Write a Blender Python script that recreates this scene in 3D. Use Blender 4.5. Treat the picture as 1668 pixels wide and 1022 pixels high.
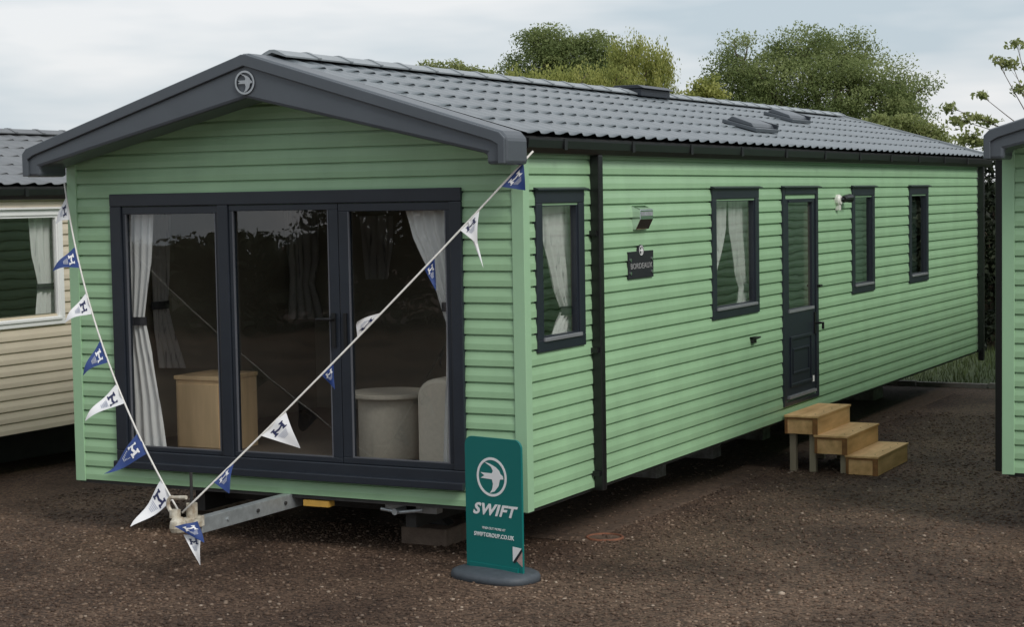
import bpy, math, random
import numpy as np
from mathutils import Vector, Matrix
random.seed(7); rng = np.random.default_rng(7)
for o in list(bpy.data.objects): bpy.data.objects.remove(o)
sc = bpy.context.scene
col = sc.collection
R = math.radians
B = 0.45                                   # height of the caravan floor edge above the ground at the steps

# ------------------------------------------------------------------ camera
CX, CY, CZ, YAW, PITCH, ROLL, F = 5.227, -10.2067, 2.002 + B, .4795, -.0641, -.0171, 2944.77
_c, _s, _cp, _sp = math.cos(YAW), math.sin(YAW), math.cos(PITCH), math.sin(PITCH)
FW = Vector((-_s * _cp, _c * _cp, _sp)); RT = Vector((_c, _s, 0)); UP = RT.cross(FW)
R2 = RT * math.cos(ROLL) + UP * math.sin(ROLL); U2 = -RT * math.sin(ROLL) + UP * math.cos(ROLL)
CAM = Vector((CX, CY, CZ))
cam = bpy.data.cameras.new('camera'); cam_o = bpy.data.objects.new('camera', cam); col.objects.link(cam_o)
M = Matrix((R2, U2, -FW)).transposed().to_4x4(); M.translation = CAM; cam_o.matrix_world = M
cam.sensor_width = 36; cam.lens = F / 1668 * 36; cam.clip_start = .1; cam.clip_end = 3000
sc.camera = cam_o
def ray(px, py): return FW + R2 * ((px - 834) / F) - U2 * ((py - 511) / F)
def onx(px, py, x): r = ray(px, py); return CAM + r * ((x - CX) / r.x)
def ony(px, py, y): r = ray(px, py); return CAM + r * ((y - CY) / r.y)
def onz(px, py, z): r = ray(px, py); return CAM + r * ((z - CZ) / r.z)
def atd(px, py, d): return CAM + ray(px, py) * d
def depth(p): return (Vector(p) - CAM).dot(FW)
def proj(p):
    v = Vector(p) - CAM; z = v.dot(FW)
    return 834 + F * v.dot(R2) / z, 511 - F * v.dot(U2) / z

# ------------------------------------------------------------------ sky, sun, exposure
SUN_AZ, SUN_EL = R(-24), R(40)             # azimuth from +X towards +Y
w = bpy.data.worlds.new('World'); sc.world = w; w.use_nodes = True
nt = w.node_tree; nt.nodes.clear(); N = nt.nodes.new; Lk = nt.links.new
out = N('ShaderNodeOutputWorld'); bg = N('ShaderNodeBackground'); bg.inputs[1].default_value = .1
sky = N('ShaderNodeTexSky'); sky.sky_type = 'NISHITA'; sky.sun_disc = False
sky.sun_elevation = SUN_EL; sky.sun_rotation = R(90) - SUN_AZ; sky.dust_density = 3
tc = N('ShaderNodeTexCoord'); mp = N('ShaderNodeMapping'); mp.inputs['Scale'].default_value = (1.3, 1.3, 6.5); mp.inputs['Location'].default_value = (.35, 1.9, .2)
nz = N('ShaderNodeTexNoise'); nz.inputs['Scale'].default_value = 1.6; nz.inputs['Detail'].default_value = 5; nz.inputs['Roughness'].default_value = .56
cr = N('ShaderNodeValToRGB'); cr.color_ramp.elements[0].position = .41; cr.color_ramp.elements[0].color = (4.6, 5.35, 5.9, 1)
cr.color_ramp.elements[1].position = .58; cr.color_ramp.elements[1].color = (7.4, 7.5, 7.6, 1)
mx = N('ShaderNodeMix'); mx.data_type = 'RGBA'; mx.inputs[0].default_value = .88
Lk(tc.outputs['Generated'], mp.inputs[0]); Lk(mp.outputs[0], nz.inputs['Vector']); Lk(nz.outputs[0], cr.inputs[0])
Lk(sky.outputs[0], mx.inputs[6]); Lk(cr.outputs[0], mx.inputs[7]); Lk(mx.outputs[2], bg.inputs[0]); Lk(bg.outputs[0], out.inputs[0])
sl = bpy.data.lights.new('sun', 'SUN'); sl.energy = 1.5; sl.angle = R(20); sl.color = (1, .97, .92)
so = bpy.data.objects.new('sun', sl); col.objects.link(so)
sd = Vector((math.cos(SUN_EL) * math.cos(SUN_AZ), math.cos(SUN_EL) * math.sin(SUN_AZ), math.sin(SUN_EL)))
so.rotation_euler = sd.to_track_quat('Z', 'Y').to_euler(); so.location = (8, -6, 12)
sc.render.engine = 'CYCLES'
sc.view_settings.view_transform = 'Standard'; sc.view_settings.look = 'None'
sc.view_settings.exposure = 0.3; sc.view_settings.gamma = 1
sc.render.resolution_x, sc.render.resolution_y = 1024, 628

# ------------------------------------------------------------------ materials
MATS = {}
def mat(name, c, rough=.5, var=.08, scale=6., bump=0., bscale=60., metal=0., stretch=(1, 1, 1), c2=None, spec=.5, attr=None, detail=4., dist=.02, piece=0):
    m = bpy.data.materials.new(name); m.use_nodes = True; t = m.node_tree; b = t.nodes['Principled BSDF']
    b.inputs['Roughness'].default_value = rough; b.inputs['Metallic'].default_value = metal
    b.inputs['Specular IOR Level'].default_value = spec
    g = t.nodes.new('ShaderNodeNewGeometry'); mp = t.nodes.new('ShaderNodeMapping'); mp.inputs['Scale'].default_value = stretch
    t.links.new(g.outputs['Position'], mp.inputs[0])
    n = t.nodes.new('ShaderNodeTexNoise'); n.inputs['Scale'].default_value = scale; n.inputs['Detail'].default_value = detail; n.inputs['Roughness'].default_value = .6
    t.links.new(mp.outputs[0], n.inputs['Vector'])
    r = t.nodes.new('ShaderNodeValToRGB'); e = r.color_ramp.elements
    a = c if c2 is None else c2
    e[0].position = .3; e[0].color = tuple(max(0, x * (1 - var)) for x in a) + (1,)
    e[1].position = .7; e[1].color = tuple(min(1, x * (1 + var)) for x in c) + (1,)
    if attr:
        at = t.nodes.new('ShaderNodeAttribute'); at.attribute_name = attr
        t.links.new(at.outputs['Fac'], r.inputs[0]); e[0].position = 0; e[1].position = 1
    else: t.links.new(n.outputs[0], r.inputs[0])
    if piece:
        oi = t.nodes.new('ShaderNodeObjectInfo'); mr = t.nodes.new('ShaderNodeMapRange'); mr.inputs['To Min'].default_value = 1 - piece; mr.inputs['To Max'].default_value = 1 + piece
        hs = t.nodes.new('ShaderNodeHueSaturation'); t.links.new(oi.outputs['Random'], mr.inputs[0]); t.links.new(mr.outputs[0], hs.inputs['Value']); t.links.new(r.outputs[0], hs.inputs['Color']); t.links.new(hs.outputs[0], b.inputs['Base Color'])
    else: t.links.new(r.outputs[0], b.inputs['Base Color'])
    if bump:
        n2 = t.nodes.new('ShaderNodeTexNoise'); n2.inputs['Scale'].default_value = bscale; n2.inputs['Detail'].default_value = 3
        t.links.new(mp.outputs[0], n2.inputs['Vector'])
        bp = t.nodes.new('ShaderNodeBump'); bp.inputs['Strength'].default_value = bump; bp.inputs['Distance'].default_value = dist
        t.links.new(n2.outputs[0], bp.inputs['Height']); t.links.new(bp.outputs[0], b.inputs['Normal'])
    MATS[name] = m; return m
def leaf_mat(name, dark, mid, light, trans=.3):
    m = bpy.data.materials.new(name); m.use_nodes = True; t = m.node_tree; t.nodes.clear()
    o = t.nodes.new('ShaderNodeOutputMaterial'); at = t.nodes.new('ShaderNodeAttribute'); at.attribute_name = 'rnd'
    r = t.nodes.new('ShaderNodeValToRGB'); e = r.color_ramp.elements
    e[0].color = dark + (1,); e[1].color = light + (1,); x = e.new(.5); x.color = mid + (1,)
    d = t.nodes.new('ShaderNodeBsdfPrincipled'); d.inputs['Roughness'].default_value = .6; d.inputs['Specular IOR Level'].default_value = .25
    tr = t.nodes.new('ShaderNodeBsdfTranslucent'); mxs = t.nodes.new('ShaderNodeMixShader'); mxs.inputs[0].default_value = trans
    L = t.links.new; L(at.outputs['Fac'], r.inputs[0]); L(r.outputs[0], d.inputs['Base Color']); L(r.outputs[0], tr.inputs[0])
    L(d.outputs[0], mxs.inputs[1]); L(tr.outputs[0], mxs.inputs[2]); L(mxs.outputs[0], o.inputs[0])
    MATS[name] = m; return m
def glass_mat(name, tint, base, k, rough=0.0):
    m = bpy.data.materials.new(name); m.use_nodes = True; t = m.node_tree; t.nodes.clear()
    o = t.nodes.new('ShaderNodeOutputMaterial'); tp = t.nodes.new('ShaderNodeBsdfTransparent'); tp.inputs[0].default_value = tint + (1,)
    gl = t.nodes.new('ShaderNodeBsdfGlossy'); gl.inputs['Roughness'].default_value = rough
    lw = t.nodes.new('ShaderNodeLayerWeight'); lw.inputs[0].default_value = .5
    p = t.nodes.new('ShaderNodeMath'); p.operation = 'POWER'; p.inputs[1].default_value = 2
    q = t.nodes.new('ShaderNodeMath'); q.operation = 'MULTIPLY_ADD'; q.inputs[1].default_value = k; q.inputs[2].default_value = base
    n = t.nodes.new('ShaderNodeTexNoise'); n.inputs['Scale'].default_value = 1.7
    g = t.nodes.new('ShaderNodeNewGeometry'); bp = t.nodes.new('ShaderNodeBump'); bp.inputs['Strength'].default_value = .12; bp.inputs['Distance'].default_value = .02
    mxs = t.nodes.new('ShaderNodeMixShader'); L = t.links.new
    L(g.outputs['Position'], n.inputs['Vector']); L(n.outputs[0], bp.inputs['Height']); L(bp.outputs[0], gl.inputs['Normal'])
    L(lw.outputs['Facing'], p.inputs[0]); L(p.outputs[0], q.inputs[0]); L(q.outputs[0], mxs.inputs[0])
    L(tp.outputs[0], mxs.inputs[1]); L(gl.outputs[0], mxs.inputs[2]); L(mxs.outputs[0], o.inputs[0])
    MATS[name] = m; return m
mat('green', (.30, .485, .285), .40, .07, 3.0, .10, 120, stretch=(1, 1, .35), dist=.004, piece=.035)
mat('green_trim', (.325, .52, .325), .40, .03, 3)
mat('cream', (.62, .54, .42), .45, .05, 3, .1, 120, dist=.004, piece=.035)
mat('cream_trim', (.70, .64, .53), .45, .04, 3)
mat('anthracite', (.017, .022, .031), .38, .1, 5)
mat('black_plastic', (.009, .0095, .010), .35, .12, 5)
mat('barge_grey', (.078, .090, .104), .36, .06, 4, .15, 160, dist=.003)
mat('tile_grey', (.112, .132, .145), .30, .14, 2.2, .2, 140, dist=.003, piece=.07)
mat('ridge_grey', (.26, .285, .30), .38, .1, 3)
mat('old_tile_grey', (.15, .157, .165), .5, .15, 3, .2, 120, dist=.003)
mat('white_upvc', (.78, .78, .77), .35, .03, 4)
mat('white_plastic', (.72, .71, .66), .35, .05, 6)
mat('interior', (.24, .215, .165), .6, .1, 2)
mat('carpet', (.16, .13, .10), .9, .12, 30)
mat('ceiling_white', (.42, .40, .36), .7, .03, 3)
mat('wood_cab', (.62, .44, .25), .45, .16, 9, stretch=(1, 1, .15))
mat('fabric', (.46, .42, .35), .9, .08, 40, .3, 300, dist=.003)
mat('arm_fabric', (.66, .60, .50), .9, .06, 40, .3, 300, dist=.003)
mat('tieback', (.03, .03, .035), .6, .1, 8)
mat('galv', (.42, .45, .46), .42, .18, 18, .1, 80, metal=.55, dist=.003)
mat('dark_steel', (.028, .027, .026), .6, .3, 8)
mat('hitch_cream', (.60, .57, .48), .45, .1, 22, .2, 60, c2=(.34, .27, .19), dist=.004)
mat('plywood', (.72, .46, .22), .55, .2, 7, .15, 60, stretch=(1.5, .25, 1.5), dist=.003, c2=(.64, .37, .14))
mat('ply_edge', (.27, .125, .04), .6, .2, 14, c2=(.20, .09, .027))
mat('leg_wood', (.34, .29, .20), .7, .15, 10, stretch=(1, 1, .2))
mat('yellow_wood', (.62, .36, .07), .6, .15, 10)
mat('teal', (.001, .150, .138), .45, .02, 4)
mat('print_white', (.82, .82, .82), .5, .01, 4)
mat('print_black', (.015, .015, .02), .5, .05, 4)
mat('base_grey', (.060, .072, .085), .6, .15, 20, .2, 120, dist=.003)
mat('chrome', (.75, .76, .77), .12, .04, 8, metal=1.)
mat('flag_white', (.74, .74, .75), .65, .04, 14)
mat('flag_blue', (.018, .046, .18), .6, .1, 14)
mat('navy', (.015, .02, .075), .6, .05, 9)
mat('print_grey', (.42, .44, .52), .6, .05, 9)
mat('rope_white', (.72, .70, .66), .8, .1, 60)
mat('concrete', (.30, .29, .27), .85, .18, 14, .4, 60, c2=(.22, .20, .18))
mat('brown_block', (.17, .125, .095), .85, .2, 14, .4, 60)
mat('terracotta', (.19, .075, .04), .8, .25, 20, .3, 80)
mat('bark', (.10, .075, .055), .9, .3, 8, .6, 25)
mat('grass', (.085, .115, .035), .8, .25, 12, attr='rnd', c2=(.05, .07, .02))
mat('kerb', (.24, .225, .20), .85, .2, 10, .3, 60)
mat('frosted', (.10, .14, .125), .08, .1, 20, .1, 30)
mat('sticker_grey', (.45, .30, .27), .6, .2, 60)
leaf_mat('leaf_dark', (.125, .165, .06), (.215, .265, .10), (.33, .37, .155), .5)
leaf_mat('leaf_willow', (.21, .245, .07), (.36, .385, .115), (.52, .51, .18), .55)
leaf_mat('leaf_mid', (.18, .21, .08), (.29, .33, .125), (.42, .44, .20), .5)
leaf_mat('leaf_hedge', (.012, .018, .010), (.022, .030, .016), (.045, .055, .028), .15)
leaf_mat('leaf_wood', (.05, .062, .04), (.075, .09, .058), (.11, .125, .08), .3)
glass_mat('glass', (.90, .92, .90), .08, .9)
glass_mat('privacy_glass', (.62, .68, .65), .16, .9)
mat('reflection_green', (.20, .29, .25), .7, .1, 6)  # muted green of the window reflections, put into the added slats
glass_mat('door_glass', (.95, .96, .95), .085, .5)
# gravel ground
def ground_mat():
    m = bpy.data.materials.new('gravel_ground'); m.use_nodes = True; t = m.node_tree; b = t.nodes['Principled BSDF']; L = t.links.new; n = t.nodes.new
    g = n('ShaderNodeNewGeometry')
    v = n('ShaderNodeTexVoronoi'); v.inputs['Scale'].default_value = 55; L(g.outputs['Position'], v.inputs['Vector'])
    no = n('ShaderNodeTexNoise'); no.inputs['Scale'].default_value = .8; no.inputs['Detail'].default_value = 6; L(g.outputs['Position'], no.inputs['Vector'])
    r = n('ShaderNodeValToRGB'); e = r.color_ramp.elements
    e[0].position = .1; e[0].color = (.038, .024, .0165, 1); e[1].position = .95; e[1].color = (.140, .094, .066, 1)
    sp = n('ShaderNodeSeparateColor'); L(v.outputs['Color'], sp.inputs[0]); L(sp.outputs[0], r.inputs[0])
    r2 = n('ShaderNodeValToRGB'); e = r2.color_ramp.elements
    e[0].position = .36; e[0].color = (.62, .56, .53, 1); e[1].position = .66; e[1].color = (1.45, 1.40, 1.34, 1); L(no.outputs[0], r2.inputs[0])
    mm = n('ShaderNodeMix'); mm.data_type = 'RGBA'; mm.blend_type = 'MULTIPLY'; mm.inputs[0].default_value = 1
    L(r.outputs[0], mm.inputs[6]); L(r2.outputs[0], mm.inputs[7]); L(mm.outputs[2], b.inputs['Base Color'])
    bp = n('ShaderNodeBump'); bp.inputs['Strength'].default_value = .7; bp.inputs['Distance'].default_value = .015; L(v.outputs['Distance'], bp.inputs['Height'])
    bp.invert = True
    L(bp.outputs[0], b.inputs['Normal']); b.inputs['Roughness'].default_value = .75; b.inputs['Specular IOR Level'].default_value = .3
    MATS['gravel_ground'] = m
    m = bpy.data.materials.new('stone'); m.use_nodes = True; t = m.node_tree; b = t.nodes['Principled BSDF']; L = t.links.new; n = t.nodes.new
    at = n('ShaderNodeAttribute'); at.attribute_name = 'rnd'; r = n('ShaderNodeValToRGB'); e = r.color_ramp.elements
    e[0].color = (.048, .031, .021, 1); e[1].color = (.30, .25, .205, 1)
    for p, c in ((.42, (.086, .056, .039, 1)), (.78, (.140, .097, .069, 1)), (.955, (.185, .14, .105, 1))): x = e.new(p); x.color = c
    g = n('ShaderNodeNewGeometry'); no = n('ShaderNodeTexNoise'); no.inputs['Scale'].default_value = .8; no.inputs['Detail'].default_value = 6; L(g.outputs['Position'], no.inputs['Vector'])
    r2 = n('ShaderNodeValToRGB'); e = r2.color_ramp.elements
    e[0].position = .36; e[0].color = (.62, .56, .53, 1); e[1].position = .66; e[1].color = (1.45, 1.40, 1.34, 1); L(no.outputs[0], r2.inputs[0])
    mm = n('ShaderNodeMix'); mm.data_type = 'RGBA'; mm.blend_type = 'MULTIPLY'; mm.inputs[0].default_value = 1
    L(at.outputs['Fac'], r.inputs[0]); L(r.outputs[0], mm.inputs[6]); L(r2.outputs[0], mm.inputs[7]); L(mm.outputs[2], b.inputs['Base Color'])
    b.inputs['Roughness'].default_value = .7; b.inputs['Specular IOR Level'].default_value = .35
    MATS['stone'] = m
ground_mat()
def curtain_mat(name, c, d, trans):
    m = bpy.data.materials.new(name); m.use_nodes = True; t = m.node_tree; t.nodes.clear(); L = t.links.new; n = t.nodes.new
    o = n('ShaderNodeOutputMaterial'); g = n('ShaderNodeNewGeometry'); mp = n('ShaderNodeMapping'); mp.inputs['Scale'].default_value = (30, 30, 2.2)
    no = n('ShaderNodeTexNoise'); no.inputs['Scale'].default_value = 1.; no.inputs['Detail'].default_value = 3; L(g.outputs['Position'], mp.inputs[0]); L(mp.outputs[0], no.inputs['Vector'])
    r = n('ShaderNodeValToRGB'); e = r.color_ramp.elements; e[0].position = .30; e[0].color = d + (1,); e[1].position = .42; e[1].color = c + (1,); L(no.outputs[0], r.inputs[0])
    df = n('ShaderNodeBsdfDiffuse'); tr = n('ShaderNodeBsdfTranslucent'); mxs = n('ShaderNodeMixShader'); mxs.inputs[0].default_value = trans
    L(r.outputs[0], df.inputs[0]); L(r.outputs[0], tr.inputs[0]); L(df.outputs[0], mxs.inputs[1]); L(tr.outputs[0], mxs.inputs[2]); L(mxs.outputs[0], o.inputs[0]); MATS[name] = m
curtain_mat('curtain', (.88, .88, .87), (.50, .50, .51), .2)
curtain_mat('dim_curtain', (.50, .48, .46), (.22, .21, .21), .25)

# ------------------------------------------------------------------ mesh helpers
class MB:
    def __init__(s): s.v = []; s.f = []
    def add(s, vs, fs):
        n = len(s.v); s.v += [tuple(x) for x in vs]; s.f += [tuple(i + n for i in f) for f in fs]; return s
    def box(s, x0, x1, y0, y1, z0, z1):
        return s.add([(x0, y0, z0), (x1, y0, z0), (x1, y1, z0), (x0, y1, z0), (x0, y0, z1), (x1, y0, z1), (x1, y1, z1), (x0, y1, z1)],
                     [(0, 3, 2, 1), (4, 5, 6, 7), (0, 1, 5, 4), (1, 2, 6, 5), (2, 3, 7, 6), (3, 0, 4, 7)])
    def prism(s, poly, y0, y1, axis='y'):       # poly in (x,z), extruded along y
        n = len(poly)
        if axis == 'y': vs = [(p[0], y0, p[1]) for p in poly] + [(p[0], y1, p[1]) for p in poly]
        elif axis == 'x': vs = [(y0, p[0], p[1]) for p in poly] + [(y1, p[0], p[1]) for p in poly]
        else: vs = [(p[0], p[1], y0) for p in poly] + [(p[0], p[1], y1) for p in poly]
        fs = [tuple(range(n)), tuple(range(2 * n - 1, n - 1, -1))] + [(i, i + n, (i + 1) % n + n, (i + 1) % n) for i in range(n)]
        return s.add(vs, fs)
    def tube(s, path, r, n=8, r1=None, cap=True):
        path = [Vector(p) for p in path]; vs = []; m = len(path)
        for i, p in enumerate(path):
            d = (path[min(i + 1, m - 1)] - path[max(i - 1, 0)]).normalized()
            a = d.orthogonal().normalized() if i == 0 else (a - d * a.dot(d)).normalized()
            b = d.cross(a); rr = r if r1 is None else r + (r1 - r) * i / max(1, m - 1)
            vs += [p + (a * math.cos(2 * math.pi * k / n) + b * math.sin(2 * math.pi * k / n)) * rr for k in range(n)]
        fs = [(i * n + k, i * n + (k + 1) % n, (i + 1) * n + (k + 1) % n, (i + 1) * n + k) for i in range(m - 1) for k in range(n)]
        if cap: fs += [tuple(range(n - 1, -1, -1)), tuple(range((m - 1) * n, m * n))]
        return s.add(vs, fs)
    def lathe(s, prof, c=(0, 0, 0), n=24):      # prof: (r,z)
        vs = [(c[0] + r * math.cos(2 * math.pi * k / n), c[1] + r * math.sin(2 * math.pi * k / n), c[2] + z) for r, z in prof for k in range(n)]
        m = len(prof)
        fs = [(i * n + k, i * n + (k + 1) % n, (i + 1) * n + (k + 1) % n, (i + 1) * n + k) for i in range(m - 1) for k in range(n)]
        fs += [tuple(range(n - 1, -1, -1)), tuple(range((m - 1) * n, m * n))]
        return s.add(vs, fs)
    def mesh(s, name, m=None, smooth=False):
        me = bpy.data.meshes.new(name); me.from_pydata(s.v, [], s.f); me.update()
        if m: me.materials.append(MATS[m])
        if smooth: me.polygons.foreach_set('use_smooth', [True] * len(me.polygons))
        return me
    def obj(s, name, m, parent=None, smooth=False, bevel=0, loc=None, rot=None):
        return put(name, s.mesh(name, m, smooth), parent, bevel, loc, rot)
def put(name, me, parent=None, bevel=0, loc=None, rot=None):
    o = bpy.data.objects.new(name, me); col.objects.link(o)
    if parent: o.parent = parent
    if loc is not None: o.location = loc
    if rot is not None: o.rotation_euler = (0, 0, rot)
    if bevel:
        b = o.modifiers.new('bevel', 'BEVEL'); b.width = bevel; b.segments = 2; b.limit_method = 'ANGLE'; b.angle_limit = R(40); b.harden_normals = False
    return o
def tag(o, label, cat, group=None, kind=None):
    o['label'] = label; o['category'] = cat
    if group: o['group'] = group
    if kind: o['kind'] = kind
    return o
def empty(name, loc=(0, 0, 0), rot=0):
    o = bpy.data.objects.new(name, None); col.objects.link(o); o.location = loc; o.rotation_euler = (0, 0, rot); o.empty_display_size = .2; return o
def mesh_np(name, V, Fq, m, rnd=None, smooth=False):
    V = np.asarray(V, np.float32); Fq = np.asarray(Fq, np.int32); k = Fq.shape[1]
    me = bpy.data.meshes.new(name); me.vertices.add(len(V)); me.vertices.foreach_set('co', V.ravel())
    me.loops.add(Fq.size); me.loops.foreach_set('vertex_index', Fq.ravel())
    me.polygons.add(len(Fq)); me.polygons.foreach_set('loop_start', np.arange(0, Fq.size, k, dtype=np.int32))
    if smooth: me.polygons.foreach_set('use_smooth', np.ones(len(Fq), bool))
    me.update(calc_edges=True)
    if rnd is not None:
        a = me.attributes.new('rnd', 'FLOAT', 'POINT'); a.data.foreach_set('value', np.asarray(rnd, np.float32))
    me.materials.append(MATS[m]); return me
def text_mesh(body, size, m, shear=0, xs=1, bold=0, depth=.001, align='CENTER', space=1):
    c = bpy.data.curves.new('text', 'FONT'); c.body = body; c.size = size; c.shear = shear; c.offset = bold; c.extrude = depth; c.align_x = align; c.resolution_u = 3; c.space_character = space
    o = bpy.data.objects.new('text', c); col.objects.link(o)
    dg = bpy.context.evaluated_depsgraph_get(); me = bpy.data.meshes.new_from_object(o.evaluated_get(dg))
    bpy.data.objects.remove(o); bpy.data.curves.remove(c)
    for v in me.vertices: v.co = Vector((v.co.x * xs, -v.co.z, v.co.y))     # lettering stands in x-z, facing -y
    me.materials.clear(); me.materials.append(MATS[m]); return me
def gz(y): return 0.0 if y > 5 else (.0148 * (5 - max(y, -14)) if y > -61 else -14)

# ------------------------------------------------------------------ ground
def ground():
    ys = [-400, -60, -14, -10, -6, -3, 0, 2.5, 5, 8, 12.15]; xs = [-400, -60, -10, -5, 0, 5, 10, 60, 400]
    m = MB(); m.add([(x, y, gz(y)) for y in ys for x in xs], [(j * 9 + i, j * 9 + i + 1, (j + 1) * 9 + i + 1, (j + 1) * 9 + i) for j in range(10) for i in range(8)])
    o = m.obj('ground', 'gravel_ground'); o['kind'] = 'structure'
    o['label'] = 'brown gravel hardstanding in front of the green caravan'
    m = MB(); m.add([(x, y, .0) for y in (12.15, 25, 60, 600) for x in (-600, -30, 30, 600)], [(j * 4 + i, j * 4 + i + 1, j * 4 + i + 5, j * 4 + i + 4) for j in range(3) for i in range(3)])
    MATS['lawn'] = mat('lawn', (.05, .07, .022), .9, .3, 3, .5, 40)
    o = m.obj('lawn', 'lawn'); o['kind'] = 'structure'
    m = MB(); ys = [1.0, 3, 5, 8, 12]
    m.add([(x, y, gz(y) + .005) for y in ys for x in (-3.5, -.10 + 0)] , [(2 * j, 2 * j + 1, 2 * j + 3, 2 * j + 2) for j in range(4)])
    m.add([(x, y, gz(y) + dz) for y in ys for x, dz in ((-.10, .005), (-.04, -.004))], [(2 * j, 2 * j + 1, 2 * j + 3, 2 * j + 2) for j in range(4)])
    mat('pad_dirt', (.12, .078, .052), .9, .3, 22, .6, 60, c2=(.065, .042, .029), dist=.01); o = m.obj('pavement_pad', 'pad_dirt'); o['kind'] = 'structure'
    k = empty('kerb', (0, 12.2, 0)); k['kind'] = 'structure'
    me = MB().box(0, .88, -.04, .04, -.02, .06).mesh('kerbstone', 'kerb')
    for i in range(14): put('kerbstone', me, k, loc=(-7 + i * .9, random.uniform(-.008, .008), random.uniform(-.008, .004)))
    # loose stones
    n = 70000
    u = rng.random(n); yy = -3.4 + 13 * u ** 1.55; xx = -5 + rng.random(n) * 10.5
    ok = ~((yy > 4.4) & (xx < -1)) ; xx, yy = xx[ok], yy[ok]; n = len(xx)
    t = (1 + 5 ** .5) / 2
    ico = np.array([(-1, t, 0), (1, t, 0), (-1, -t, 0), (1, -t, 0), (0, -1, t), (0, 1, t), (0, -1, -t), (0, 1, -t), (t, 0, -1), (t, 0, 1), (-t, 0, -1), (-t, 0, 1)]) / 1.9
    fi = np.array([(0, 11, 5), (0, 5, 1), (0, 1, 7), (0, 7, 10), (0, 10, 11), (1, 5, 9), (5, 11, 4), (11, 10, 2), (10, 7, 6), (7, 1, 8), (3, 9, 4), (3, 4, 2), (3, 2, 6), (3, 6, 8), (3, 8, 9), (4, 9, 5), (2, 4, 11), (6, 2, 10), (8, 6, 7), (9, 8, 1)])
    s = .0052 + .0098 * rng.random(n) ** 2.6 + .008 * (rng.random(n) > .994); sc3 = np.stack([s * (1 + .6 * rng.random(n)), s * (.8 + .4 * rng.random(n)), s * (.45 + .4 * rng.random(n))], 1)
    th = rng.random(n) * 6.283
    P = ico[None] * (1 + .25 * (rng.random((n, 12, 1)) - .5)) * sc3[:, None, :]
    c, sn = np.cos(th)[:, None], np.sin(th)[:, None]
    X = P[..., 0] * c - P[..., 1] * sn + xx[:, None]; Y = P[..., 0] * sn + P[..., 1] * c + yy[:, None]
    g0 = np.where(yy > 5, 0, .0148 * (5 - yy)); Z = P[..., 2] + (g0 + s * .25)[:, None]
    V = np.stack([X, Y, Z], -1).reshape(-1, 3); Fq = (fi[None] + (np.arange(n) * 12)[:, None, None]).reshape(-1, 3)
    o = put('gravel', mesh_np('gravel', V, Fq, 'stone', np.repeat(rng.random(n), 12)))
    tag(o, 'loose brown gravel stones strewn over the hardstanding', 'gravel', kind='stuff')
    # grass by the kerb
    n = 9000; x = -4 + 7 * rng.random(n); y = 12.3 + 6 * rng.random(n); h = .05 + .10 * rng.random(n); a = rng.random(n) * 6.283
    dx, dy = np.cos(a) * .006, np.sin(a) * .006; lx, ly = (rng.random(n) - .5) * .08, (rng.random(n) - .5) * .08; z0 = np.zeros(n)
    V = np.stack([np.stack([x - dx, y - dy, z0], 1), np.stack([x + dx, y + dy, z0], 1), np.stack([x + lx, y + ly, h], 1)], 1).reshape(-1, 3)
    o = put('grass', mesh_np('grass', V, np.arange(3 * n).reshape(-1, 3), 'grass', np.repeat(rng.random(n), 3)))
    tag(o, 'rough green grass behind the kerb at the rear of the caravan', 'grass', kind='stuff')
ground()

# ------------------------------------------------------------------ caravan kit
PITCH_Z = .1025
BP = [(0, 0), (-.012, .0005), (-.0225, .001), (-.0225, .040), (-.0160, .072), (-.0145, .0890), (-.001, .0905), (-.001, .1025), (0, .1025)]    # (out along -y, z)
def board_mesh(name, m):
    n = len(BP); vs = [(0, y, z) for y, z in BP] + [(1, y, z) for y, z in BP]
    fs = [(i, i + n, i + 1 + n, i + 1) for i in range(n - 1)] + [tuple(range(n)), tuple(range(2 * n - 1, n - 1, -1))]
    return MB().add(vs, fs).mesh(name, m)
def facade(parent, me, u0, u1, rows, openings, loc, rot, limit=None):
    """each clapboard length is an object of its own; openings: (ua, ub, row0, row1)"""
    for r in range(rows):
        a, b = u0, u1
        if limit:
            d = limit(r); a, b = u0 + d, u1 - d
            if b - a < .15: continue
        cuts = sorted([(o[0], o[1]) for o in openings if o[2] <= r <= o[3]]); segs = []; x = a
        for c in cuts: segs.append((x, c[0])); x = c[1]
        segs.append((x, b))
        for p, q in segs:
            o = put('siding_board', me, parent); o.rotation_euler = (0, 0, rot)
            off = Matrix.Rotation(rot, 3, 'Z') @ Vector((p, 0, r * PITCH_Z)); o.location = Vector(loc) + off; o.scale = (q - p, 1, 1); o.location.z += random.uniform(-.0006, .0006)
def wall_panel(parent, u0, u1, h, openings, loc, rot, m='interior', gable=None):
    b = MB(); x = u0; T0, T1 = .004, .055
    for (a, c, z0, z1) in sorted(openings):
        b.box(x, a, T0, T1, 0, h)
        if z0 > 0: b.box(a, c, T0, T1, 0, z0)
        if z1 < h: b.box(a, c, T0, T1, z1, h)
        x = c
    b.box(x, u1, T0, T1, 0, h)
    if gable: b.prism([(u0, h + .002), (u1, h + .002), (u1, h + .01), ((u0 + u1) / 2, gable), (u0, h + .01)], T0, T1)
    return b.obj('wall_panel', m, parent, loc=loc, rot=rot)
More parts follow.
